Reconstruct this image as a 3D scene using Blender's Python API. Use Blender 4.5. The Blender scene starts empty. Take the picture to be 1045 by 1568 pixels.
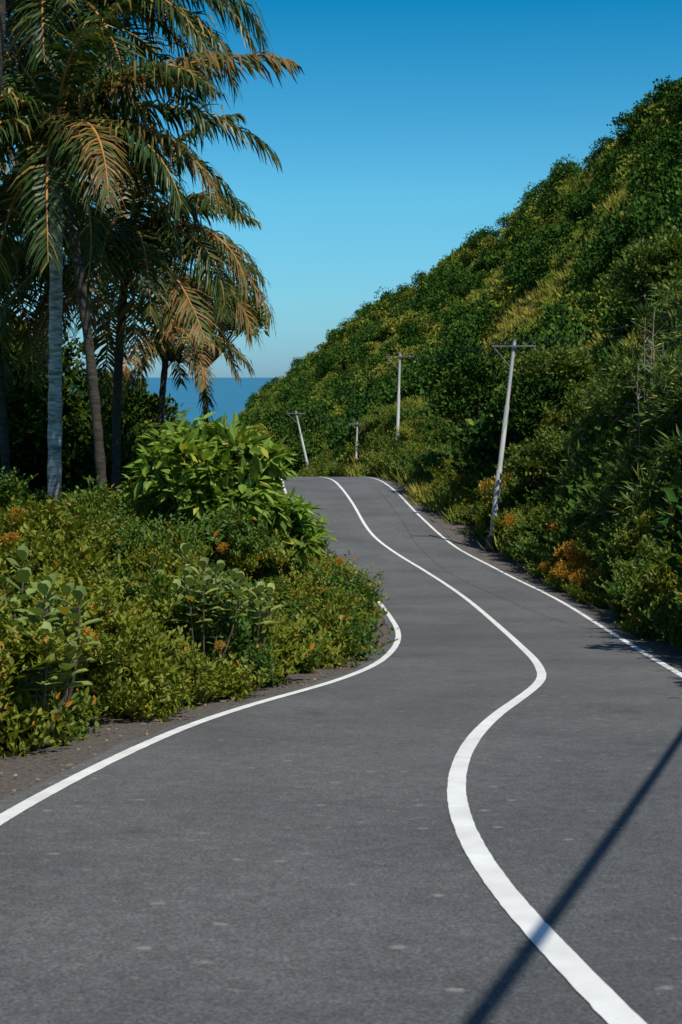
import bpy, math, numpy as np
from mathutils import Vector
rng=np.random.default_rng(7)
scene=bpy.context.scene
D=bpy.data
def nrm(a): return a/np.maximum(np.linalg.norm(a,axis=-1,keepdims=True),1e-9)
def sm(x): 
    x=np.clip(x,0,1); return x*x*(3-2*x)

# ------------------------------------------------------------------ curves
def curve(tab,sig=1.0,step=0.25):
    t=np.array(tab,float); xs,ys=t[:,0],t[:,1]
    m=np.gradient(ys,xs)
    q=np.arange(xs[0],xs[-1]+step,step)
    i=np.clip(np.searchsorted(xs,q)-1,0,len(xs)-2)
    h=xs[i+1]-xs[i]; u=np.clip((q-xs[i])/h,0,1)
    v=(2*u**3-3*u**2+1)*ys[i]+(u**3-2*u**2+u)*h*m[i]+(-2*u**3+3*u**2)*ys[i+1]+(u**3-u**2)*h*m[i+1]
    k=int(4*sig/step); w=np.exp(-0.5*(np.arange(-k,k+1)*step/sig)**2); w/=w.sum()
    vp=np.concatenate([v[0]+(v[1]-v[0])*np.arange(-k,0),v,v[-1]+(v[-1]-v[-2])*np.arange(1,k+1)])
    v=np.convolve(vp,w,'valid')
    return lambda y:np.interp(y,q,v)
g=curve([(-25,1.57),(-10,-.35),(0,-1.63),(5,-2.27),(9,-2.78),(14.5,-3.48),(20,-4.2),(28,-5.22),(35,-5.99),(46,-6.82),(55,-7.3),(63,-7.33),(72,-6.85),(82,-6.45),(90,-6.33),(95,-6.48),(105,-7.3),(120,-9.3),(145,-13),(200,-16)],1.2)
Lc=curve([(-25,1.1),(-10,-.6),(0,-1.75),(5,-2.12),(9,-2.16),(10.5,-2.03),(12.3,-1.82),(14.5,-1.48),(16.8,-.95),(19.5,-.2),(22.3,.38),(27,.95),(33,1.3),(38,1.28),(45,1.0),(55,.25),(62,-.75),(69,-1.75),(78,-2.8),(84,-3.25),(92,-3.85),(100,-5.2),(120,-10),(145,-19)],.8,.1)
Cc=curve([(-25,4.1),(-10,2.5),(0,1.5),(5,1.0),(6.3,.85),(7.6,.76),(9,.75),(10.2,.81),(11.3,.92),(13,1.17),(15.5,1.69),(17.8,2.27),(20.4,2.84),(23,3.15),(29,3.56),(36.5,3.83),(46,3.72),(55,3.15),(61.5,2.22),(66,1.5),(77,.6),(84,.05),(92,-.75),(100,-2.2),(120,-7),(145,-16)],.75,.1)
Rc=curve([(-25,7.1),(-10,5.6),(0,4.5),(5,3.95),(9,3.75),(12,3.95),(15,4.3),(20.4,4.9),(27,5.6),(34,6.2),(40,6.48),(49,6.35),(56,5.9),(63,4.95),(72,3.9),(84,2.95),(92,2.1),(100,.7),(120,-4),(145,-13)],1.0)
_w=[(rng.uniform(0,6.28),rng.uniform(0,6.28)) for _ in range(64)]
def wav(X,Y,scale,o=0):
    s=0
    for i in range(7):
        a,p=_w[(i+o*7)%64]; f=(1+.35*i)/scale*2.2
        s=s+np.sin((X*math.cos(a)+Y*math.sin(a))*f+p)
    return s/3.2
# ------------------------------------------------------------------ terrain height
RA=np.array([-1.2,-.30,-.12,-.085,-.0655,-.056,-.04,-.02,-.004,.01,.0356,.0815,.127,.15,.173,.20,.24,.33,.5,1.2])
RY=np.array([420,420,430,430,425,420,400,380,362,350,320,280,240,222,205,190,170,140,120,100.])
RZ=np.array([-60,-58,-48,-30,-14,-7.5,-2.3,3.4,9.2,11.6,15.5,21.5,26.8,28.4,29.6,30.6,32.2,36.5,40,43.])
FA=np.array([-1.2,-.06,0,.02,.05,.08,.13,.18,.24,.33,.6,1.2])
FY=np.array([125,125,118,100,82,70,57,42,28,20,13,10.])
def H(X,Y):
    X=np.asarray(X,float);Y=np.asarray(Y,float)
    a=X/np.maximum(Y,6.)
    yr=np.interp(a,RA,RY);zr=np.interp(a,RA,RZ);yf=np.interp(a,FA,FY)
    gy=g(Y); gf=g(np.minimum(yf,122))
    t=np.clip((Y-yf)/(yr-yf),0,1)
    hill=gf+(zr-gf)*t**1.45+wav(X,Y,16,1)*1.3*sm(t*8)*(1-.5*t)
    hill=np.where(Y>yr,zr-(Y-yr)*.35,hill)
    z=np.where(Y<yf,gy,hill)
    L=Lc(Y);R=Rc(Y)
    d=np.maximum(L-X,X-R)
    left=(X<L)
    bank=np.where(left,1.0*sm((d-1.2)/7),0.9*sm((d-1.2)/6))*sm((140-Y)/40)
    z=z+np.where(Y<yf+20,bank,0)*1.0
    z=z+.08*wav(X,Y,1.6,3)*sm((d-1)/2)
    m=sm((d-.9)/3.5)*(Y<145)+(Y>=145)
    z=(gy-.07)*(1-m)+z*m
    return np.maximum(z,-60)

# ------------------------------------------------------------------ mesh helpers
class MB:
    def __init__(s): s.V=[];s.F=[];s.n=0
    def add(s,V,F):
        V=np.asarray(V,float).reshape(-1,3);F=np.asarray(F,int)
        s.V.append(V);s.F.append(F+s.n);s.n+=len(V)
    def mesh(s,name,mat,smooth=False):
        V=np.concatenate(s.V);F=np.concatenate(s.F);k=F.shape[1]
        me=D.meshes.new(name)
        me.vertices.add(len(V));me.vertices.foreach_set('co',V.astype(np.float32).ravel())
        me.loops.add(F.size);me.loops.foreach_set('vertex_index',F.astype(np.int32).ravel())
        me.polygons.add(len(F));me.polygons.foreach_set('loop_start',np.arange(0,F.size,k,dtype=np.int32))
        me.update(calc_edges=True)
        me.polygons.foreach_set('use_smooth',np.full(len(F),smooth))
        me.materials.append(mat)
        return me
    def obj(s,name,mat,parent=None,smooth=False,link=True):
        o=D.objects.new(name,s.mesh(name,mat,smooth))
        if link: scene.collection.objects.link(o)
        if parent: o.parent=parent
        return o
def empty(name,loc=(0,0,0)):
    e=D.objects.new(name,None);scene.collection.objects.link(e);e.empty_display_size=.3
    return e
def tube(P,Rr,sides=8):
    P=np.asarray(P,float);n=len(P);Rr=np.broadcast_to(np.asarray(Rr,float),(n,))
    T=nrm(np.gradient(P,axis=0))
    if np.abs(T[:,2]).mean()>.6: ref=np.tile(np.array([[1.,0,0]]),(n,1))
    else: ref=np.tile(np.array([[0,0.,1]]),(n,1))
    A=nrm(np.cross(T,ref));B=np.cross(T,A)
    th=np.arange(sides)*2*math.pi/sides
    V=P[:,None,:]+Rr[:,None,None]*(np.cos(th)[None,:,None]*A[:,None,:]+np.sin(th)[None,:,None]*B[:,None,:])
    F=[]
    for i in range(n-1):
        for j in range(sides):
            k=(j+1)%sides
            F.append((i*sides+j,i*sides+k,(i+1)*sides+k,(i+1)*sides+j))
    return V.reshape(-1,3),np.array(F)
def box(c,ax,ay,az):
    c=np.array(c,float);ax=np.array(ax,float);ay=np.array(ay,float);az=np.array(az,float)
    V=[c+sx*ax+sy*ay+sz*az for sz in(-1,1) for sy in(-1,1) for sx in(-1,1)]
    return np.array(V),np.array([(0,2,3,1),(4,5,7,6),(0,1,5,4),(2,6,7,3),(0,4,6,2),(1,3,7,5)])
def grid(XYZ):
    a,b,_=XYZ.shape
    i=np.arange((a-1))[:,None]*b+np.arange(b-1)[None,:]
    F=np.stack([i,i+1,i+b+1,i+b],-1).reshape(-1,4)
    return XYZ.reshape(-1,3),F
LEAF4=(np.array([[0,0,0],[.5,.45,.12],[0,1,-.05],[-.5,.45,.12]]),np.array([[0,1,2,3]]))
LEAF6=(np.array([[0,0,0],[.42,.28,.1],[.4,.62,.08],[0,1,-.12],[-.4,.62,.08],[-.42,.28,.1]]),np.array([[0,1,2,3],[0,3,4,5]]))
PADDLE=(np.array([[0,0,0],[.2,.12,.04],[.5,.5,.12],[.36,.85,.06],[0,1,-.1],[-.36,.85,.06],[-.5,.5,.12],[-.2,.12,.04],[0,.5,0]]),np.array([[0,1,2,8],[8,2,3,4],[0,8,6,7],[8,4,5,6]]))
def leaves(mb,T,pos,dr,up,ln,wd):
    tv,tf=T;n=len(pos);k=len(tv)
    Y=nrm(dr);Z=nrm(up-(up*Y).sum(-1,keepdims=True)*Y);X=np.cross(Y,Z)
    ln=np.broadcast_to(ln,(n,));wd=np.broadcast_to(wd,(n,))
    V=pos[:,None,:]+ (tv[None,:,0:1]*wd[:,None,None])*X[:,None,:]+(tv[None,:,1:2]*ln[:,None,None])*Y[:,None,:]+(tv[None,:,2:3]*wd[:,None,None])*Z[:,None,:]
    F=(np.arange(n)*k)[:,None,None]+tf[None]
    mb.add(V,F.reshape(-1,4))
def rdir(n,r=rng): return nrm(r.normal(size=(n,3)))

# ------------------------------------------------------------------ materials
def newmat(name):
    m=D.materials.new(name);m.use_nodes=True;nt=m.node_tree
    for n in list(nt.nodes): nt.nodes.remove(n)
    out=nt.nodes.new('ShaderNodeOutputMaterial')
    return m,nt,out
def N(nt,t,**kw):
    n=nt.nodes.new(t)
    for k,v in kw.items():
        if k.startswith('i_'): n.inputs[int(k[2:])].default_value=v
        else: setattr(n,k,v)
    return n
def mixc(nt,fac,a,b,mode='MIX'):
    n=nt.nodes.new('ShaderNodeMix');n.data_type='RGBA';n.blend_type=mode
    for sock,val in ((n.inputs[0],fac),(n.inputs[6],a),(n.inputs[7],b)):
        if hasattr(val,'links'): nt.links.new(val,sock)
        elif isinstance(val,(int,float)): sock.default_value=val
        else: sock.default_value=tuple(val)+(1,)
    return n.outputs[2]
def ramp(nt,src,stops,interp='LINEAR'):
    r=nt.nodes.new('ShaderNodeValToRGB');r.color_ramp.interpolation=interp
    e=r.color_ramp.elements
    while len(e)<len(stops): e.new(.5)
    for el,(p,c) in zip(e,stops):
        el.position=p;el.color=(c,c,c,1) if isinstance(c,(int,float)) else tuple(c)+(1,)
    nt.links.new(src,r.inputs[0]);return r.outputs[0]
def noise(nt,vec,scale,detail=3,rough=.5):
    n=N(nt,'ShaderNodeTexNoise');n.inputs['Scale'].default_value=scale;n.inputs['Detail'].default_value=detail;n.inputs['Roughness'].default_value=rough
    if vec is not None: nt.links.new(vec,n.inputs['Vector'])
    return n.outputs[0]
def foliage(name,ca,cb,accent=None,acc_t=.93,patch=None,patch_scale=.08,trans=.28,rough=.5,pr=(.45,.62)):
    m,nt,out=newmat(name)
    oi=N(nt,'ShaderNodeObjectInfo');ge=N(nt,'ShaderNodeNewGeometry')
    col=mixc(nt,oi.outputs['Random'],ca,cb)
    if patch is not None:
        f=ramp(nt,noise(nt,oi.outputs['Location'],patch_scale,1),[(pr[0],0.),(pr[1],1.)])
        col=mixc(nt,f,col,patch)
    isl=ge.outputs['Random Per Island']
    col=mixc(nt,1.0,col,ramp(nt,isl,[(0,.5),(.5,.92),(.9,1.05)]),'MULTIPLY')
    if accent is not None:
        col=mixc(nt,ramp(nt,isl,[(acc_t,0.),(min(acc_t+.01,1),1.)]),col,accent)
    if trans==0:
        b=N(nt,'ShaderNodeBsdfDiffuse');nt.links.new(col,b.inputs[0]);nt.links.new(b.outputs[0],out.inputs[0]);return m
    b=N(nt,'ShaderNodeBsdfPrincipled');b.inputs['Roughness'].default_value=rough
    b.inputs['Specular IOR Level'].default_value=.25
    nt.links.new(col,b.inputs['Base Color'])
    t=N(nt,'ShaderNodeBsdfTranslucent')
    nt.links.new(mixc(nt,1.0,col,(1.0,1.0,.45),'MULTIPLY'),t.inputs[0])
    mx=N(nt,'ShaderNodeMixShader');mx.inputs[0].default_value=trans
    nt.links.new(b.outputs[0],mx.inputs[1]);nt.links.new(t.outputs[0],mx.inputs[2]);nt.links.new(mx.outputs[0],out.inputs[0])
    return m
def simple(name,ca,cb,scale=5,rough=.8,bump=0,bscale=30,metal=0,stretch=None,spec=.4):
    m,nt,out=newmat(name)
    tc=N(nt,'ShaderNodeTexCoord');v=tc.outputs['Object']
    if stretch:
        mp=N(nt,'ShaderNodeMapping');mp.inputs['Scale'].default_value=stretch;nt.links.new(v,mp.inputs[0]);v=mp.outputs[0]
    f=ramp(nt,noise(nt,v,scale,5,.6),[(.35,0.),(.65,1.)])
    b=N(nt,'ShaderNodeBsdfPrincipled');b.inputs['Roughness'].default_value=rough;b.inputs['Metallic'].default_value=metal
    b.inputs['Specular IOR Level'].default_value=spec
    nt.links.new(mixc(nt,f,ca,cb),b.inputs['Base Color'])
    if bump:
        bp=N(nt,'ShaderNodeBump');bp.inputs['Strength'].default_value=bump;bp.inputs['Distance'].default_value=.02
        nt.links.new(noise(nt,v,bscale,4,.6),bp.inputs['Height']);nt.links.new(bp.outputs[0],b.inputs['Normal'])
    nt.links.new(b.outputs[0],out.inputs[0]);return m

# asphalt
def asphalt():
    m,nt,out=newmat('asphalt')
    v=N(nt,'ShaderNodeTexCoord').outputs['Object']
    big=ramp(nt,noise(nt,v,.3,5,.65),[(.35,.0),(.65,1.)])
    col=mixc(nt,big,(.084,.086,.088),(.122,.123,.123))
    fine=ramp(nt,noise(nt,v,55,4,.85),[(.32,.35),(.5,.95),(.68,1.75)])
    col=mixc(nt,1.,col,fine,'MULTIPLY')
    med=ramp(nt,noise(nt,v,7,6,.8),[(.3,.74),(.7,1.22)])
    col=mixc(nt,1.,col,med,'MULTIPLY')
    wp=N(nt,'ShaderNodeMapping');wp.inputs['Scale'].default_value=(.8,1.,1.);nt.links.new(v,wp.inputs[0])
    for sc_,t0,t1,sl,op in((5.,.33,.43,.5,.7),(2.1,.24,.31,.66,.45)):
        vo=N(nt,'ShaderNodeTexVoronoi');vo.inputs['Scale'].default_value=sc_;nt.links.new(wp.outputs[0],vo.inputs['Vector'])
        dst=N(nt,'ShaderNodeMath',operation='ADD');nt.links.new(vo.outputs['Distance'],dst.inputs[0])
        nz=N(nt,'ShaderNodeMath',operation='MULTIPLY');nt.links.new(noise(nt,v,18,4,.7),nz.inputs[0]);nz.inputs[1].default_value=.5
        nt.links.new(nz.outputs[0],dst.inputs[1])
        sp=ramp(nt,dst.outputs[0],[(t0,1.),(t1,0.)])
        sel=ramp(nt,vo.outputs['Color'],[(sl,0.),(sl+.25,op)])
        k=N(nt,'ShaderNodeMath',operation='MULTIPLY');nt.links.new(sp,k.inputs[0]);nt.links.new(sel,k.inputs[1])
        col=mixc(nt,k.outputs[0],col,(.24,.235,.215))
    st=ramp(nt,noise(nt,v,1.3,5,.7),[(.6,0.),(.72,.4)])
    col=mixc(nt,st,col,(.045,.045,.045))
    b=N(nt,'ShaderNodeBsdfPrincipled');b.inputs['Roughness'].default_value=.8;b.inputs['Specular IOR Level'].default_value=.2
    nt.links.new(col,b.inputs['Base Color'])
    bp=N(nt,'ShaderNodeBump');bp.inputs['Strength'].default_value=.7;bp.inputs['Distance'].default_value=.01
    nt.links.new(noise(nt,v,70,4,.75),bp.inputs['Height']);nt.links.new(bp.outputs[0],b.inputs['Normal'])
    nt.links.new(b.outputs[0],out.inputs[0]);return m
def paint():
    m,nt,out=newmat('road_paint')
    v=N(nt,'ShaderNodeTexCoord').outputs['Object']
    w=ramp(nt,noise(nt,v,45,6,.8),[(.58,0.),(.70,.6)])
    col=mixc(nt,w,mixc(nt,ramp(nt,noise(nt,v,3,4),[(.3,0.),(.7,1.)]),(.60,.59,.56),(.76,.76,.74)),(.28,.28,.27))
    b=N(nt,'ShaderNodeBsdfPrincipled');b.inputs['Roughness'].default_value=.6
    nt.links.new(col,b.inputs['Base Color'])
    bp=N(nt,'ShaderNodeBump');bp.inputs['Strength'].default_value=.4;bp.inputs['Distance'].default_value=.004
    nt.links.new(noise(nt,v,110,4,.7),bp.inputs['Height']);nt.links.new(bp.outputs[0],b.inputs['Normal'])
    nt.links.new(b.outputs[0],out.inputs[0]);return m
def ground_mat():
    m,nt,out=newmat('hill_soil_and_grass')
    v=N(nt,'ShaderNodeTexCoord').outputs['Object']
    a=ramp(nt,noise(nt,v,.05,4,.6),[(.38,0.),(.58,1.)])
    col=mixc(nt,a,(.12,.14,.03),(.22,.19,.05))
    b2=ramp(nt,noise(nt,v,.9,6,.7),[(.3,.5),(.7,1.4)])
    col=mixc(nt,1.,col,b2,'MULTIPLY')
    s=ramp(nt,noise(nt,v,.25,5,.7),[(.62,0.),(.7,1.)])
    col=mixc(nt,s,col,(.22,.14,.08))
    b=N(nt,'ShaderNodeBsdfPrincipled');b.inputs['Roughness'].default_value=.95;b.inputs['Specular IOR Level'].default_value=.1
    nt.links.new(col,b.inputs['Base Color'])
    bp=N(nt,'ShaderNodeBump');bp.inputs['Strength'].default_value=.8;bp.inputs['Distance'].default_value=.3
    nt.links.new(noise(nt,v,2.5,6,.7),bp.inputs['Height']);nt.links.new(bp.outputs[0],b.inputs['Normal'])
    nt.links.new(b.outputs[0],out.inputs[0]);return m
M_asph=asphalt();M_paint=paint();M_ground=ground_mat()
M_gravel=simple('roadside_gravel',(.07,.062,.055),(.15,.13,.115),25,.95,.9,60,spec=.1)
M_sea=simple('sea_water',(.004,.06,.13),(.008,.09,.17),.01,.3,.3,.15)
M_bark=simple('bark',(.07,.055,.04),(.15,.12,.09),6,.9,.8,20,stretch=(3,3,.6),spec=.1)
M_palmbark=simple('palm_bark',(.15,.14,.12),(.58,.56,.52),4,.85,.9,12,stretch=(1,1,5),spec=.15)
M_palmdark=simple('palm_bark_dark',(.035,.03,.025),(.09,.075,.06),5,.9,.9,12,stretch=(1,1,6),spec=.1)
M_pole=simple('galvanised_steel',(.36,.36,.35),(.52,.51,.49),3,.55,0,metal=.1,stretch=(1,1,.3))
M_arm=simple('weathered_steel_arm',(.10,.10,.10),(.2,.19,.18),5,.7)
M_insul=simple('insulator_ceramic',(.10,.05,.03),(.15,.08,.05),5,.3)
M_cable=simple('cable_rubber',(.015,.015,.015),(.03,.03,.03),5,.6)
M_hill=foliage('hill_shrub_leaves',(.06,.12,.018),(.14,.205,.03),accent=(.31,.30,.05),acc_t=.95,patch=(.25,.26,.04),patch_scale=.04,pr=(.43,.60),trans=0)
M_hilltree=foliage('hill_tree_leaves',(.026,.07,.014),(.06,.12,.02),accent=(.15,.2,.03),acc_t=.96,trans=0)
M_hillfine=foliage('bank_tree_leaves',(.04,.10,.015),(.10,.17,.024),accent=(.26,.25,.03),acc_t=.95,patch=(.18,.21,.028),patch_scale=.12,trans=.25)
M_bush=foliage('roadside_bush_leaves',(.05,.125,.016),(.115,.19,.022),accent=(.45,.19,.02),acc_t=.97,patch=(.21,.24,.024),patch_scale=.5,trans=.33,pr=(.45,.6))
M_bright=foliage('bright_broad_leaves',(.18,.30,.04),(.28,.38,.06),accent=(.45,.42,.06),acc_t=.93,trans=.38,rough=.45)
M_milk=foliage('milkweed_leaves',(.19,.27,.07),(.27,.34,.09),accent=(.5,.38,.04),acc_t=.95,trans=.25,rough=.6)
M_grass=foliage('dry_grass_blades',(.28,.27,.05),(.38,.31,.07),patch=(.20,.26,.035),patch_scale=.1,trans=0)
M_dry=foliage('dry_orange_leaves',(.6,.25,.025),(.62,.33,.04),accent=(.18,.18,.02),acc_t=.85,trans=.3)
M_bamboo=foliage('long_blade_leaves',(.06,.12,.02),(.12,.19,.03),accent=(.34,.3,.07),acc_t=.9,trans=.25)
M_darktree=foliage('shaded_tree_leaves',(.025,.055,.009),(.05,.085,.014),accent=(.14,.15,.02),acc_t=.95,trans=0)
M_pg=foliage('palm_frond_green',(.042,.08,.018),(.075,.11,.022),accent=(.26,.19,.05),acc_t=.9,trans=.3,rough=.4)
M_pd=foliage('palm_frond_dry',(.25,.145,.045),(.42,.225,.07),accent=(.10,.12,.025),acc_t=.62,trans=.3,rough=.5)
M_rachis=simple('palm_rachis',(.26,.13,.03),(.46,.2,.05),4,.6)
M_litter=foliage('fallen_leaves',(.2,.13,.08),(.34,.25,.15),trans=.1)
M_dead=simple('dead_wood',(.2,.16,.12),(.35,.3,.24),6,.9)

# ------------------------------------------------------------------ ground, road, sea
Yr=np.concatenate([np.linspace(-18,62,230),62*np.exp(np.linspace(0.006,math.log(950/62.),230))])
t=np.linspace(-1,1,421);s=np.sign(t)*np.abs(t)**1.5*1.15
YY=np.repeat(Yr[:,None],len(s),1);XX=s[None,:]*(np.maximum(YY,0)+24)+1.0
mb=MB();mb.add(*grid(np.stack([XX,YY,H(XX,YY)],-1)));mb.obj('hillside_terrain',M_ground,smooth=True)
Yd=np.arange(-18,140,.25);c=np.linspace(0,1,13)[None,:]
XX=(Lc(Yd)-.2)[:,None]*(1-c)+(Rc(Yd)+.22)[:,None]*c
XX[:,0]+=.035*wav(Yd,Yd*0,1.2,4);XX[:,-1]+=.05*wav(Yd,Yd*0,1.4,5)
YY=np.repeat(Yd[:,None],13,1)
mb=MB();mb.add(*grid(np.stack([XX,YY,g(YY)],-1)));mb.obj('asphalt_road',M_asph,smooth=True)
for nm,fn,sg in(('road_shoulder',Lc,-1),('road_shoulder',Rc,1)):
    cc=np.linspace(0,1,5)[None,:]
    X0=fn(Yd)+sg*.05;w=1.35+.15*wav(Yd,Yd*0,2,6)+(.7*np.exp(-((Yd-68)/10)**2) if sg>0 else 0)
    XX=X0[:,None]+sg*cc*w[:,None]
    if sg<0: XX=XX[:,::-1]
    ZZ=g(YY[:,:5])-.012-.02*np.abs(XX-X0[:,None])+.012*wav(XX,YY[:,:5],.5,2)*(np.abs(XX-X0[:,None])>.4)
    mb=MB();mb.add(*grid(np.stack([XX,YY[:,:5],ZZ],-1)));mb.obj(nm,M_gravel,smooth=True)
for nm,fn,w in(('road_edge_line',Lc,.12),('road_center_line',Cc,.135),('road_edge_line',Rc,.12)):
    y=np.arange(-16,135,.08);x=fn(y);P=np.stack([x,y],-1);T=nrm(np.gradient(P,axis=0));Nn=np.stack([T[:,1],-T[:,0]],-1)
    n1=.0015*rng.normal(size=len(y));n2=.0015*rng.normal(size=len(y))
    A=P-Nn*(w/2+n1)[:,None];B=P+Nn*(w/2+n2)[:,None]
    G=np.stack([np.column_stack([A,g(A[:,1])+.006]),np.column_stack([B,g(B[:,1])+.006])],1)
    mb=MB();mb.add(*grid(G));mb.obj(nm,M_paint,smooth=True)
mb=MB();mb.add(*grid(np.array([[[-60000,90,-38],[60000,90,-38]],[[-60000,70000,-38],[60000,70000,-38]]],float)));mb.obj('sea',M_sea)

# ------------------------------------------------------------------ scatter
def scatter(name,protos,P,scale,idx=None,tilt=.25,squash=None):
    n=len(P);me=D.meshes.new(name);me.vertices.add(n);me.vertices.foreach_set('co',np.asarray(P,np.float32).ravel())
    sc=np.asarray(scale,float)
    S=np.stack([sc*rng.uniform(.85,1.15,n),sc*rng.uniform(.85,1.15,n),sc*(rng.uniform(.8,1.1,n) if squash is None else squash)],-1)
    Rt=np.stack([rng.normal(0,tilt,n),rng.normal(0,tilt,n),rng.uniform(0,6.283,n)],-1)
    if idx is None: idx=rng.integers(0,len(protos),n)
    at=me.attributes.new('rot','FLOAT_VECTOR','POINT');at.data.foreach_set('vector',Rt.astype(np.float32).ravel())
    at=me.attributes.new('scl','FLOAT_VECTOR','POINT');at.data.foreach_set('vector',S.astype(np.float32).ravel())
    at=me.attributes.new('pid','INT','POINT');at.data.foreach_set('value',np.asarray(idx,np.int32))
    o=D.objects.new(name,me);scene.collection.objects.link(o)
    col=D.collections.new(name+'_plants')
    for p in protos: col.objects.link(p)
    ng=D.node_groups.new(name+'_scatter','GeometryNodeTree')
    ng.interface.new_socket('Geometry',in_out='INPUT',socket_type='NodeSocketGeometry')
    ng.interface.new_socket('Geometry',in_out='OUTPUT',socket_type='NodeSocketGeometry')
    gi=ng.nodes.new('NodeGroupInput');go=ng.nodes.new('NodeGroupOutput')
    ip=ng.nodes.new('GeometryNodeInstanceOnPoints');ci=ng.nodes.new('GeometryNodeCollectionInfo')
    ci.inputs['Collection'].default_value=col;ci.inputs['Separate Children'].default_value=True;ci.inputs['Reset Children'].default_value=True
    def na(nm,ty):
        a=ng.nodes.new('GeometryNodeInputNamedAttribute');a.data_type=ty;a.inputs['Name'].default_value=nm
        return a.outputs['Attribute']
    ng.links.new(gi.outputs[0],ip.inputs['Points']);ng.links.new(ci.outputs[0],ip.inputs['Instance'])
    ip.inputs['Pick Instance'].default_value=True
    ng.links.new(na('pid','INT'),ip.inputs['Instance Index']);ng.links.new(na('rot','FLOAT_VECTOR'),ip.inputs['Rotation']);ng.links.new(na('scl','FLOAT_VECTOR'),ip.inputs['Scale'])
    ng.links.new(ip.outputs[0],go.inputs[0])
    md=o.modifiers.new('scatter','NODES');md.node_group=ng
    return o
def blob_bush(name,mat,n,leaf,T,seed,nb=9,wr=.5,updir=.5):
    r=np.random.default_rng(seed);mb=MB()
    cen=r.normal(size=(nb,3));cen=nrm(cen)*r.uniform(.25,.62,(nb,1));cen[:,2]*=.8;rad=r.uniform(.28,.5,nb)
    k=r.integers(0,nb,n);dd=rdir(n,r);dd[:,2]=np.abs(dd[:,2])*np.where(r.random(n)<.8,1,-1)
    pos=cen[k]+dd*(rad[k]*r.uniform(.6,1.12,n))[:,None]
    dr=nrm(dd*.7+np.array([0,0,updir])+r.normal(size=(n,3))*.55)
    up=dd*.6+np.array([0,0,.8])+r.normal(size=(n,3))*.5
    ln=leaf*r.uniform(.6,1.3,n);leaves(mb,T,pos,dr,up,ln,ln*wr)
    return mb.obj(name,mat,link=False)
def sprig_bush(name,mat,ns,nl,leaf,seed,wr=.5):
    r=np.random.default_rng(seed);mb=MB()
    for i in range(ns):
        d=nrm(np.array([r.normal(0,.55),r.normal(0,.55),1.]));b=np.array([r.normal(0,.3),r.normal(0,.3),-.4]);L_=r.uniform(.7,1.4)
        f=np.linspace(.3,1,nl);p=b+d*L_*f[:,None]+np.array([d[0],d[1],-.3])*.25*(f**2)[:,None]
        an=np.arange(nl)*2.4+r.uniform(0,6);o=np.stack([np.cos(an),np.sin(an),np.full(nl,.45)],-1)
        ln=leaf*r.uniform(.7,1.25,nl)*(1.15-.5*f);leaves(mb,LEAF6,p,o+d*.5,np.array([0,0,1.])+r.normal(0,.3,(nl,3)),ln,ln*wr)
    return mb.obj(name,mat,link=False)
hillP=[blob_bush('hill_shrub_%d'%i,M_hill,480,.18,LEAF4,100+i,nb=10,wr=.75) for i in range(4)]
htreeP=[blob_bush('hill_tree_%d'%i,M_hilltree,950,.12,LEAF4,150+i,nb=16,wr=.75) for i in range(3)]
fineP=[blob_bush('bank_shrub_%d'%i,M_hillfine,1200,.11,LEAF4,200+i,nb=14,wr=.6) for i in range(4)]
bushP=[blob_bush('bush_%d'%i,M_bush,600,.17,LEAF6,300+i,nb=10,wr=.55,updir=.8) for i in range(3)]
bushP+= [sprig_bush('bush_%d'%(3+i),M_bush,36,13,.26,310+i,.5) for i in range(3)]
dryP=[blob_bush('dry_shrub_%d'%i,M_dry,700,.15,LEAF6,400+i,nb=8,wr=.45,updir=.9) for i in range(2)]
bamP=[blob_bush('blade_shrub_%d'%i,M_bamboo,700,.36,LEAF4,500+i,nb=9,wr=.16,updir=-.1) for i in range(3)]
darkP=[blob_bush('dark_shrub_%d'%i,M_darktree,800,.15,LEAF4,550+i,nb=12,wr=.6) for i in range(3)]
def tuft(name,mat,n,seed):
    r=np.random.default_rng(seed);mb=MB()
    pos=np.column_stack([r.normal(0,.3,n),r.normal(0,.3,n),np.zeros(n)-.05])
    dr=np.column_stack([pos[:,0]*1.2+r.normal(0,.25,n),pos[:,1]*1.2+r.normal(0,.25,n),np.ones(n)])
    ln=r.uniform(.5,1.,n);leaves(mb,LEAF4,pos,dr,r.normal(size=(n,3)),ln,.09)
    return mb.obj(name,mat,link=False)
grassP=[tuft('grass_tuft_%d'%i,M_grass,70,600+i) for i in range(3)]

def clear_p3(X,Y): return ~((np.abs(X-.0107*Y)<1.1)&(Y>95)&(Y<113))
# hillside shrubs
n=8600
a=rng.uniform(-.13,.38,n);yf=np.interp(a,FA,FY)+3;yr=np.interp(a,RA,RY)+8
Y=np.sqrt(rng.uniform(0,1,n)*(yr**2-yf**2)+yf**2);X=a*Y
dd=np.maximum(Lc(Y)-X,X-Rc(Y))
keep=((dd>2.5)|(Y>140))&clear_p3(X,Y)
dens=wav(X,Y,20,5)+.55*wav(X,Y,6,6)
keep&=(dens>-.12)|(rng.random(n)<.22)
X,Y,a,dens=X[keep],Y[keep],a[keep],dens[keep];n=len(X)
sc=rng.uniform(.45,1.5,n)*(1+.35*np.clip(dens,-1,1.2))*np.interp(Y,[30,120,300],[.85,1.05,1.5])
sc=np.where(dens<-.12,sc*.6,sc)
Z=H(X,Y)+sc*.35
far=Y>95;tr=(rng.random(n)<np.interp(Y,[60,120,300],[.1,.2,.16]))&(dens>.1)
sc=np.where(tr,rng.uniform(1.6,3.4,n),sc);Z=np.where(tr,H(X,Y)+sc*.6,Z)
PT=np.stack([X,Y,Z],-1)
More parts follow.
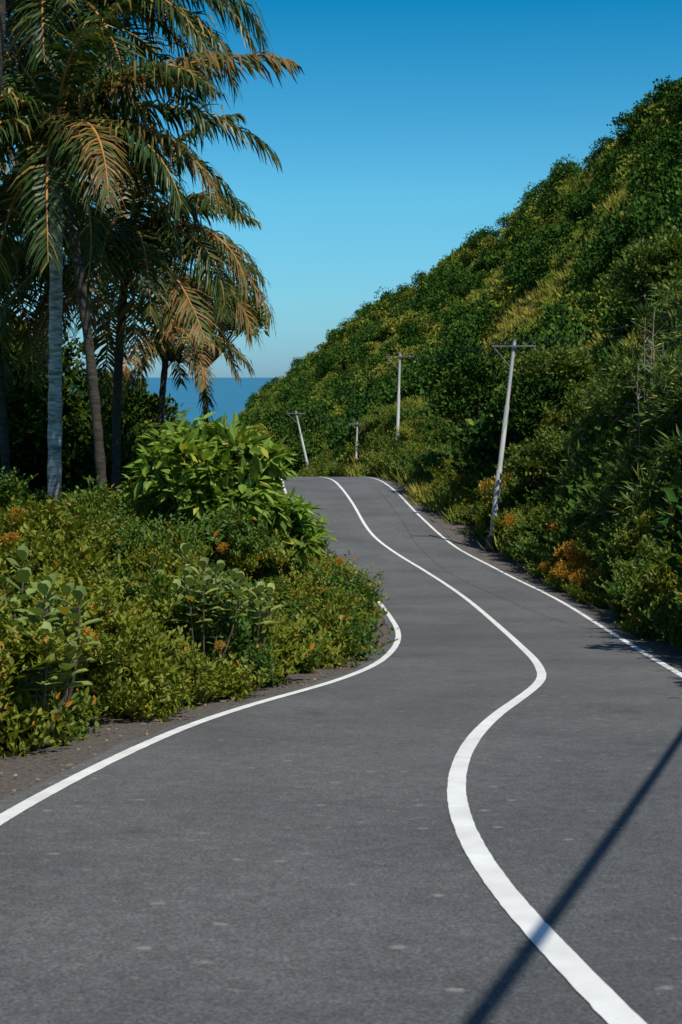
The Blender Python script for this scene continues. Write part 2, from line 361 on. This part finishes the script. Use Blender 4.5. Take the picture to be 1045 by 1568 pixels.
m=46;ra=rng.uniform(-.05,.3,m);rY=np.interp(ra,RA,RY)-rng.uniform(0,7,m);rs=rng.uniform(1.1,2.7,m)
RP=np.stack([ra*rY,rY,H(ra*rY,rY)+rs*.75],-1)
scatter('hillside_trees',htreeP,np.concatenate([PT[tr],RP]),np.concatenate([sc[tr],rs]),tilt=.15)
scatter('hillside_shrubs',hillP,PT[far&~tr],sc[far&~tr])
scatter('bank_shrubs',fineP,PT[~far&~tr],sc[~far&~tr]*.95)
# hillside grass
n=8500;a=rng.uniform(-.1,.38,n);yf=np.interp(a,FA,FY);yr=np.interp(a,RA,RY)
Y=yf+(np.minimum(yr,240)-yf)*rng.random(n)**1.1;X=a*Y;dd=np.maximum(Lc(Y)-X,X-Rc(Y))
k=((dd>1.3)|(Y>140))&((wav(X,Y,20,5)+.55*wav(X,Y,6,6))<.15);X,Y=X[k],Y[k]
scatter('hillside_grass',grassP,np.stack([X,Y,H(X,Y)],-1),rng.uniform(.7,1.4,len(X))*np.interp(Y,[30,70],[.5,1.]),tilt=.15)

# bank bushes
def bank(side,n,y0,y1,hf,d0f,dmaxf,smin,smax,seed):
    r=np.random.default_rng(seed)
    Y=y0+(y1-y0)*r.random(n)**1.5;sc=r.uniform(smin,smax,n)*np.interp(Y,[10,40,90],[.85,1.0,1.4])
    d=d0f(Y)+sc*.75+dmaxf(Y)*r.random(n)**1.35
    X=Lc(Y)-d if side<0 else Rc(Y)+d
    h=hf(d-d0f(Y),X,Y)
    z0=H(X,Y)
    top=np.maximum(h-sc*.75,sc*.3)
    inner=(d-d0f(Y))>2.2
    z=z0+np.where((r.random(n)<.6)|inner,top,sc*.2+(top-sc*.2)*r.random(n))
    return X,Y,z,sc,d
d0L=lambda Y:np.interp(Y,[9,13,16,20,26,90],[.9,.6,.4,.38,.3,.5])
hL=lambda d,X,Y:(.65+1.2*sm(d/2.2)+.5*wav(X,Y,1.5,2))*np.interp(Y,[8,18,28,45,90],[.95,.95,1.05,.95,.6])
X,Y,Z,sc,d=bank(-1,2300,9,95,hL,d0L,lambda Y:.26*Y+3.2,.34,.66,1)
scatter('roadside_bushes',bushP,np.stack([X,Y,Z],-1),sc)
d0R=lambda Y:np.interp(Y,[10,30,45,60,68,78,90],[.4,.35,.5,1.0,1.5,1.2,.8])
hR=lambda d,X,Y:(.95+1.2*sm(d/1.6)+1.3*sm((d-2)/3)*np.interp(Y,[50,62],[1,.3])+.38*wav(X,Y,2.2,4))
X,Y,Z,sc,d=bank(1,1900,13,125,hR,d0R,lambda Y:np.interp(Y,[10,60,90],[6,5,6]),.4,.78,2)
k=~((np.abs(X-6.5)<.5)&(Y<61)&(Y>57))&~((Y>39.5)&(Y<49.5)&(X<8.0))&clear_p3(X,Y)&~((Y>95)&(Y<113)&(rng.random(len(X))<.3))
scatter('roadside_bushes',bushP,np.stack([X,Y,Z],-1)[k],sc[k])
# blade-leaf thicket
n=330;a=rng.uniform(.165,.34,n);Y=rng.uniform(33,60,n);X=a*Y;k=(X-Rc(Y))>2.6;X,Y=X[k],Y[k];n=len(X)
hh=np.interp(X-Rc(Y),[2.5,5,9],[2.2,4.3,5.]);Z=H(X,Y)+hh*rng.uniform(.3,1,n)
scatter('bamboo_thicket',bamP,np.stack([X,Y,Z],-1),rng.uniform(.8,1.35,n),tilt=.15)
# dry shrubs
dp=[(7.5,47.2,.95),(8.0,48,1.0),(7.1,46.4,.6),(8.3,47.2,.9),(7.3,44.8,.45),(8.1,53,.7),(7.0,66,1.1),(7.5,67,1.0),(7.4,38.5,.4),(6.9,59.5,.5),(6.3,72,.8),(7.8,43.6,.55),(7.0,50,.4)]
scatter('dry_shrubs',dryP,[(x,y,float(H(x,y))+s_*.8+(1.1 if y>50 else .25)) for x,y,s_ in dp],[.85*q[2] for q in dp])
lx,ly=rng.uniform(7.0,8.2,34),rng.uniform(40,49.5,34)
lowp=[(x,y,float(H(x,y))+.15) for x,y in zip(lx,ly)]
scatter('low_verge_plants',bushP,lowp,rng.uniform(.28,.45,34))
dp=[];
for i in range(50):
    y=rng.uniform(12,40);dd_=rng.uniform(.6,3.2);x=float(Lc(y))-dd_-.3
    dp.append((x,y,float(H(x,y))+float(hL(dd_,x,y))*rng.uniform(.6,1.)-.08))
scatter('dry_shrubs',dryP,dp,rng.uniform(.10,.2,len(dp)))
# dark understory left
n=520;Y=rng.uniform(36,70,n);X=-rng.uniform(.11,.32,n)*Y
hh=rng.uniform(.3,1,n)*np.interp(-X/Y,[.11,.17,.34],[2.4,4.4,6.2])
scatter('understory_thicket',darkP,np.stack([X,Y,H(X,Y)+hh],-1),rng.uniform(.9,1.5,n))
n=420;Y=rng.uniform(50,105,n);X=-rng.uniform(.045,.15,n)*Y;hh=rng.uniform(.2,1,n)*np.interp(-X/Y,[.045,.09,.15],[1.2,2.2,3.2])
k=(Lc(Y)-X)>1.8
scatter('distant_thicket',fineP,np.stack([X,Y,H(X,Y)+hh],-1)[k],rng.uniform(.7,1.2,n)[k])

# ------------------------------------------------------------------ palms
def frond(mbl,mbr,base,az,el,length,droop,r,lw=1.0):
    n=24;sv=np.linspace(0,1,n);e=np.radians(el-droop*sv**1.25);azr=math.radians(az)
    curl=math.radians(r.uniform(-18,18))*sv
    hd=np.stack([np.cos(azr+curl),np.sin(azr+curl),np.zeros(n)],-1)
    T=hd*np.cos(e)[:,None]+np.array([0,0,1.])*np.sin(e)[:,None]
    P=np.array(base)+np.concatenate([[[0,0,0]],np.cumsum((T[1:]+T[:-1])/2*length/(n-1),0)])
    V,F=tube(P,np.linspace(.045,.008,n)*1.0,5);mbr.add(V,F)
    m=int(96*length/4.2)
    for sd in(-1,1):
        s_=np.linspace(.10,.995,m)+r.uniform(-.004,.004,m);s_=np.clip(s_,0,1)
        gap=np.sin(s_*r.uniform(25,45)+r.uniform(0,6))>.94
        keep=(r.random(m)>.06)&~gap;s_=s_[keep];k=len(s_)
        p=np.stack([np.interp(s_,sv,P[:,j]) for j in range(3)],-1);tt=nrm(np.stack([np.interp(s_,sv,T[:,j]) for j in range(3)],-1))
        sref=np.array([-math.sin(azr),math.cos(azr),0.])
        side=nrm(sref-(tt*sref).sum(-1,keepdims=True)*tt)*sd
        upv=nrm(np.cross(tt,side))*(1 if sd>0 else -1)
        ll=1.1*length/4.2*(.4+.6*np.sin(math.pi*np.clip(s_*.86+.12,0,1))**.8)*r.uniform(.7,1.18,k)
        fw=.35+1.1*s_**2
        d=nrm(side*1.0+tt*fw[:,None]+upv*.08+r.normal(0,.15,(k,3)))
        q=[p];w=[.6,1.,.8,.08]
        for j in range(3):
            q.append(q[-1]+nrm(d)*(ll/3)[:,None]);d=d+np.array([0,0,-1.])*(.55+.45*j)*r.uniform(.5,1.5,(k,1))+r.normal(0,.1,(k,3))
        rows=[]
        for j in range(4):
            wv=nrm(tt+r.normal(0,.25,(k,3)) if j==0 else tt)*(.031*lw*w[j])
            rows.append(np.stack([q[j]-wv,q[j]+wv],1))
        V=np.stack(rows,1).reshape(k*8,3)
        f0=np.array([[0,1,3,2],[2,3,5,4],[4,5,7,6]])
        mbl.add(V,((np.arange(k)*8)[:,None,None]+f0).reshape(-1,4))
def palm(name,base,top,r0,r1,explicit,nrand,seed,length=4.2,bark=M_palmbark,bulge=.4,dryp=.5):
    r=np.random.default_rng(seed);e=empty(name)
    b=np.array(base,float);tp=np.array(top,float);n=60;s_=np.linspace(0,1,n)[:,None]
    mid=(b+tp)/2+np.array([bulge,0,0])*np.sign(b[0]-tp[0]+1e-6)
    P=(1-s_)**2*b+2*s_*(1-s_)*mid+s_**2*tp
    rr=np.linspace(r0,r1,n)*(1+.06*np.sign(np.sin(np.arange(n)*1.9)))+.10*np.exp(-np.linspace(0,1,n)*14)
    mb=MB();mb.add(*tube(P,rr,12));mb.obj('trunk',bark,e,smooth=True)
    gl,dl,ra=MB(),MB(),MB()
    fr=[(q[0],q[1],q[2],q[3],q[4]) for q in explicit]
    for i in range(nrand):
        f=i/max(nrand-1,1);az=(i*137.5+r.uniform(-20,20))%360
        fr.append((az,75-120*f+r.uniform(-8,8),length*r.uniform(.8,1.05),r.uniform(60,100)-25*f,1 if (f>.7 and r.random()<dryp) else 0))
    for az,el,ln,dr,dry in fr:
        ca=np.array([math.cos(math.radians(az)),math.sin(math.radians(az)),0])
        frond(dl if dry else gl,ra,tp+ca*.1+np.array([0,0,r.uniform(-.1,.25)]),az,el,ln,dr,r)
    gl.obj('green_fronds',M_pg,e)
    if dl.V: dl.obj('dry_fronds',M_pd,e)
    ra.obj('frond_stems',M_rachis,e,smooth=True)
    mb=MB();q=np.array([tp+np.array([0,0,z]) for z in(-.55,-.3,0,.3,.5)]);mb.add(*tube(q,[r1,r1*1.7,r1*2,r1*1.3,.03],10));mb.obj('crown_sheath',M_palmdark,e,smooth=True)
    mb=MB()
    for i in range(9):
        an=r.uniform(0,6.28);c0=tp+np.array([math.cos(an)*.3,math.sin(an)*.3,-.3-r.uniform(0,.3)])
        zz=np.linspace(-1,1,7);mb.add(*tube(np.array([c0+np.array([0,0,.14*z]) for z in zz]),.11*np.sqrt(np.maximum(1-zz**2,.01)),8))
    mb.obj('coconuts',M_pg,e,smooth=True)
    return e
def gz(x,y,dz=-.2): return (x,y,float(H(x,y))+dz)
palm('coconut_palm',gz(-5.75,29),(-5.45,29,7.2),.15,.11,[(-5,28,4.4,95,0),(10,45,4.8,115,0),(-30,15,4.2,95,0),(-15,0,3.8,80,0),(20,20,4.1,95,0)],24,18,bulge=0,dryp=.15)
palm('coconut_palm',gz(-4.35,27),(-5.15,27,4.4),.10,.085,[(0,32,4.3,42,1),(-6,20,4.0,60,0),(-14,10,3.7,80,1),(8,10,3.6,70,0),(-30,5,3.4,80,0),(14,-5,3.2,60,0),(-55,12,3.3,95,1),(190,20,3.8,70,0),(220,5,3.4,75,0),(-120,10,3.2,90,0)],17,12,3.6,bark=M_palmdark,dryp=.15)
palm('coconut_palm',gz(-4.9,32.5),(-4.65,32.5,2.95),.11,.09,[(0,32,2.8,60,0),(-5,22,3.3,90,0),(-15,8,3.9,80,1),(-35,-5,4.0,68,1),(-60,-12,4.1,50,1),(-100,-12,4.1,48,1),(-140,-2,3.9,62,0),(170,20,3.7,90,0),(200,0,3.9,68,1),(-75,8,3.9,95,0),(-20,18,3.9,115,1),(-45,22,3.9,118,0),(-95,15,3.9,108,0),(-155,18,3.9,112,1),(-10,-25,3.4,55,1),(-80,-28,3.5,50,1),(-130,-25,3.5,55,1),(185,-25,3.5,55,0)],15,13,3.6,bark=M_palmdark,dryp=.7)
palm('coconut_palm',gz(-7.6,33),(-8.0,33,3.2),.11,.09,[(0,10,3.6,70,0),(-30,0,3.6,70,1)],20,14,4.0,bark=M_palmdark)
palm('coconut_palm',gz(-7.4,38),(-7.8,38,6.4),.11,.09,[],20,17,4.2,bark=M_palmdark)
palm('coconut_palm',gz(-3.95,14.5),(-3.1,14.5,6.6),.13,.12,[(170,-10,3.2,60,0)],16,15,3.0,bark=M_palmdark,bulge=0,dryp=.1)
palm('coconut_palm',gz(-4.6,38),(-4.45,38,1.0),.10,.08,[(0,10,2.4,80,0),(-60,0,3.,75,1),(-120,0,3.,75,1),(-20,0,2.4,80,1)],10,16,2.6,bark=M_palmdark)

# ------------------------------------------------------------------ broadleaf trees
def tree(name,base,h,cr,mat,seed,nl=60,per=90,leaf=.16,trunk=.16,T=LEAF4,wr=.6,flat=.85,hang=0.,cbase=.35):
    r=np.random.default_rng(seed);e=empty(name);b=np.array(base,float)
    th=.80 if cbase>.5 else .62
    mb=MB();P=[b+np.array([.12*h*math.sin(i*.6+seed)*i/6*.3,.0,h*th*i/6]) for i in range(7)]
    mb.add(*tube(P,np.linspace(trunk,trunk*.45,7),8))
    lf=MB()
    for i in range(nl):
        st=np.array(P[r.integers(5 if cbase>.5 else 2,7)])
        d=nrm(r.normal(size=3));d[2]=abs(d[2])*.9-.25*r.random()
        cen=b+np.array([0,0,h*(cbase+.5*(1-cbase))]);tip=cen+d*np.array([cr,cr,h*(1-cbase)/2*flat])*r.uniform(.55,1.0)
        mid=(st+tip)/2+np.array([0,0,-.1*h*r.random()*(.2 if cbase>.5 else 1)])
        s_=np.linspace(0,1,6)[:,None];C=(1-s_)**2*st+2*s_*(1-s_)*mid+s_**2*tip
        mb.add(*tube(C,np.linspace(trunk*.3,.012,6),5))
        R_=cr*r.uniform(.2,.36);dd=rdir(per,r);dd[:,2]=np.where(r.random(per)<.7,np.abs(dd[:,2]),dd[:,2])
        pos=tip+dd*np.array([1,1,.65])*(R_*r.uniform(.35,1.05,per))[:,None]
        dr=dd+np.array([0,0,.3-hang])+r.normal(0,.4,(per,3));up=np.array([0,0,1.])+dd*.5+r.normal(0,.35,(per,3))
        ln=leaf*r.uniform(.6,1.25,per);leaves(lf,T,pos,dr,up,ln,ln*wr)
    mb.obj('trunk_and_limbs',M_bark,e,smooth=True);lf.obj('crown_leaves',mat,e)
    return e
tree('broadleaf_tree',gz(-4.1,47),10.2,1.6,M_hillfine,21,55,120,.19,cbase=.62,trunk=.12)
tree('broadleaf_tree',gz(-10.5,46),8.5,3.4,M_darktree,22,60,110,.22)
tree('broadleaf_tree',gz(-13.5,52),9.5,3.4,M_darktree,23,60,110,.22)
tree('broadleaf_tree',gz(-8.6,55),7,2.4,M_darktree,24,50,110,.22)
tree('broadleaf_tree',gz(7.3,80),9.2,2.4,M_hilltree,25,80,150,.22,cbase=.08)
tree('broadleaf_tree',gz(10.6,74),7.4,2.6,M_hillfine,26,70,140,.24,cbase=.05)
tree('broadleaf_tree',gz(9.2,70),6.0,2.2,M_hilltree,36,70,150,.2,cbase=.0)
tree('broadleaf_tree',gz(14.8,66),7.5,2.8,M_hillfine,27,70,140,.24,cbase=.05)
tree('broadleaf_tree',gz(11.8,52),5.2,2.4,M_hillfine,28,70,140,.19,cbase=.05)
tree('broadleaf_tree',gz(9.0,62),4.6,1.9,M_hillfine,33,60,140,.19,cbase=.0)
tree('broadleaf_tree',gz(6.6,17.6),4.2,.8,M_hillfine,29,14,60,.16,cbase=.55,trunk=.06)
tree('broad_leaf_shrub',gz(-2.5,27.5),5.1,1.45,M_bright,31,80,40,.33,trunk=.07,T=LEAF6,wr=.45,hang=.75,cbase=.1)
tree('broad_leaf_shrub',gz(-1.7,28.5),4.1,1.3,M_bright,34,60,40,.31,trunk=.06,T=LEAF6,wr=.45,hang=.75,cbase=.1)

def milkweed(name,base,h,seed,ns=6,leaf=.2):
    r=np.random.default_rng(seed);e=empty(name);b=np.array(base,float);mb=MB();lf=MB()
    for i in range(ns):
        an=r.uniform(0,6.28);sp=r.uniform(.1,.5);tip=b+np.array([math.cos(an)*sp,math.sin(an)*sp,h*r.uniform(.75,1.05)])
        s_=np.linspace(0,1,8)[:,None];C=b+(tip-b)*s_+np.array([math.cos(an),math.sin(an),0])*.1*np.sin(s_*3.1)
        mb.add(*tube(C,np.linspace(.018,.008,8),6))
        for j in range(6):
            f=.68+.32*j/5;p=C[0]+(C[-1]-C[0])*f
            for q in(0,math.pi):
                aa=j*1.57+q+r.normal(0,.2);d=np.array([[math.cos(aa),math.sin(aa),.2+1.1*(j/5)**2]])
                l=leaf*r.uniform(.8,1.15)*(1.1-.4*j/5);leaves(lf,PADDLE,p[None],d,np.array([[0,0,1.]])-d*.3,l,l*.62)
    mb.obj('stems',M_bark,e);lf.obj('leaves',M_milk,e,smooth=True)
for i,(x,y,h) in enumerate([(-3.05,12.9,1.45),(-2.75,12.7,1.1),(-1.75,18.3,1.65),(-2.0,18.9,1.8),(-1.3,19.3,1.4),(-3.4,14.2,1.8),(-2.7,13.6,1.3)]):
    milkweed('milkweed_plant',(x,y,float(H(x,y))),h,40+i,6,.26)

for i,(x,y,h) in enumerate([(9.3,46,7.0),(9.9,48,7.4)]):
    r=np.random.default_rng(90+i);e=empty('bare_tree');b=np.array(gz(x,y));mb=MB()
    for j in range(4):
        tp=b+np.array([r.normal(0,.5),r.normal(0,.5),h*r.uniform(.75,1.)]);s_=np.linspace(0,1,8)[:,None];C=b+(tp-b)*s_+r.normal(0,.04,(8,3))
        mb.add(*tube(C,np.linspace(.03,.008,8),5))
        for k_ in range(6):
            st=C[0]+(C[-1]-C[0])*r.uniform(.6,1);en=st+np.array([r.normal(0,.3),r.normal(0,.3),r.uniform(.1,.5)]);mb.add(*tube(np.array([st,(st+en)/2+r.normal(0,.03,3),en]),[.012,.009,.004],4))
    mb.obj('branches',M_dead,e)

n=650;Y=rng.uniform(8,60,n);sd_=rng.random(n)<.65;X=np.where(sd_,Lc(Y)-.2-np.abs(rng.normal(.1,.35,n)),Rc(Y)+.2+np.abs(rng.normal(0,.4,n)))
mb=MB();dr=rdir(n);dr[:,2]*=.15;leaves(mb,LEAF6,np.stack([X,Y,g(Y)+.012],-1),dr,np.array([0,0,1.])+rng.normal(0,.3,(n,3)),rng.uniform(.02,.08,n),.03);mb.obj('fallen_leaves',M_litter)

# ------------------------------------------------------------------ utility poles and cables
def pole(name,base,top,arm,angle,brace=-1,r0=.11):
    e=empty(name);b=np.array(base,float);tp=np.array(top,float);ax=tp-b
    f=[0,.36,.365,.68,.685,1.];rr=[r0,r0,r0*.8,r0*.8,r0*.62,r0*.58]
    mb=MB();mb.add(*tube(np.array([b+ax*q for q in f]),rr,14));mb.obj('shaft',M_pole,e,smooth=True)
    mb=MB();mb.add(*tube(np.array([tp,tp+nrm(ax)*.03,tp+nrm(ax)*.06]),[r0*.66,r0*.6,.01],14));mb.obj('cap',M_arm,e)
    mb=MB();mb.add(*tube(np.array([b-nrm(ax)*.3,b+nrm(ax)*.25,b+nrm(ax)*.3]),[r0*1.9,r0*1.7,r0*1.1],12));mb.obj('footing',M_gravel,e)
    an=math.radians(angle);u=np.array([math.cos(an),math.sin(an),0.]);c_=b+ax*.975+np.array([-math.sin(an),math.cos(an),0])*-(r0*.62+.045)
    w=np.cross(u,[0,0,1.])
    mb=MB();mb.add(*box(c_,u*arm/2,w*.035,np.array([0,0,.035])));mb.obj('crossarm',M_arm,e)
    mb=MB();A=c_+u*brace*arm*.46-np.array([0,0,.05]);B=b+ax*.975-nrm(ax)*.95
    mb.add(*tube(np.array([A,(A+B)/2,B]),.03,6));A=c_-u*brace*arm*.2-np.array([0,0,.05]);B=b+ax*.975-nrm(ax)*.4;mb.add(*tube(np.array([A,(A+B)/2,B]),.014,6));mb.obj('braces',M_arm,e)
    mb=MB()
    pts=[]
    for q in(-.46,-.2,.2,.46):
        p=c_+u*arm*q+np.array([0,0,.035]);pts.append(p+np.array([0,0,.17]))
        zz=np.array([0,.05,.06,.09,.10,.13,.14,.18,.21])*.8;rd=np.array([.015,.015,.05,.055,.03,.045,.03,.035,.01])*.75
        mb.add(*tube(np.array([p+np.array([0,0,z]) for z in zz]),rd,10))
    mb.obj('insulators',M_insul,e,smooth=True)
    return pts
p0=pole('utility_pole',(9.95,24,float(H(9.95,24))),(9.9,24,1.9),1.9,0)
p1=pole('utility_pole',(6.4,62,-7.0),(7.3,62,1.5),1.85,-5,r0=.125)
p2=pole('utility_pole',(3.78,100,-7.2),(4.0,100,1.6),2.0,-3,r0=.135)
p3=pole('utility_pole',(1.1,112,-8.4),(1.25,112,-3.45),1.4,-6,1,.10)
p4=pole('utility_pole',(-2.5,128,-9.6),(-3.95,128,-3.0),1.7,10,-1,.13)
def wire(name,a,b,sag,r,mat=M_cable):
    a=np.array(a);b=np.array(b);s_=np.linspace(0,1,30)[:,None];P=a+(b-a)*s_-np.array([0,0,1.])*sag*4*s_*(1-s_)
    mb=MB();mb.add(*tube(P,r,6));mb.obj(name,mat,smooth=True)
for q in(0,3):
    wire('power_line',p1[q],p2[q],.5,.008);wire('power_line',p2[q],p3[q],.5,.008);wire('power_line',p3[q],p4[q],.3,.008);wire('power_line',p0[q],p1[q],.4,.008)
ab=np.array([-1.45,-9,4.3]);ae=np.array([9.9,24.,1.6])
wire('aerial_cable_bundle',ab,ae,.4,.042)
pole('utility_pole',(-1.5,-9.1,-.5),(-1.5,-9.1,4.5),1.8,90)

# ------------------------------------------------------------------ light, sky, camera
el=math.radians(58);saz=math.atan2(.6,-.8)
sd=Vector((math.sin(saz)*math.cos(el),math.cos(saz)*math.cos(el),math.sin(el)))
sun=D.lights.new('sun','SUN');sun.energy=5.0;sun.angle=math.radians(.5);sun.color=(1,.955,.86)
so=D.objects.new('sun',sun);scene.collection.objects.link(so);so.rotation_euler=sd.to_track_quat('Z','Y').to_euler()
w=D.worlds.new('World');scene.world=w;w.use_nodes=True;nt=w.node_tree
bg=nt.nodes['Background'];sky=nt.nodes.new('ShaderNodeTexSky');sky.sky_type='NISHITA';sky.sun_disc=False
sky.sun_elevation=el;sky.sun_rotation=saz;sky.air_density=1.0;sky.dust_density=.4;sky.ozone_density=2.5
tc=nt.nodes.new('ShaderNodeTexCoord');sx=nt.nodes.new('ShaderNodeSeparateXYZ');nt.links.new(tc.outputs['Generated'],sx.inputs[0])
tint=ramp(nt,sx.outputs[2],[(0.,(.28,.53,.86)),(.05,(.30,.63,.84)),(.12,(.26,.71,.84)),(.25,(.006,.50,.70)),(.6,(.42,.56,.66))])
nt.links.new(mixc(nt,1.,sky.outputs[0],tint,'MULTIPLY'),bg.inputs[0]);bg.inputs[1].default_value=.145
cam=D.cameras.new('camera');co=D.objects.new('camera',cam);scene.collection.objects.link(co);scene.camera=co
cam.sensor_fit='VERTICAL';cam.sensor_height=36;cam.lens=51.5;cam.clip_end=90000;cam.clip_start=.1
co.location=(0,0,0);co.rotation_euler=(math.radians(90-5.27),0,0)
cam.dof.use_dof=True;cam.dof.focus_distance=20;cam.dof.aperture_fstop=5
scene.view_settings.view_transform='Standard';scene.view_settings.look='None';scene.view_settings.exposure=0
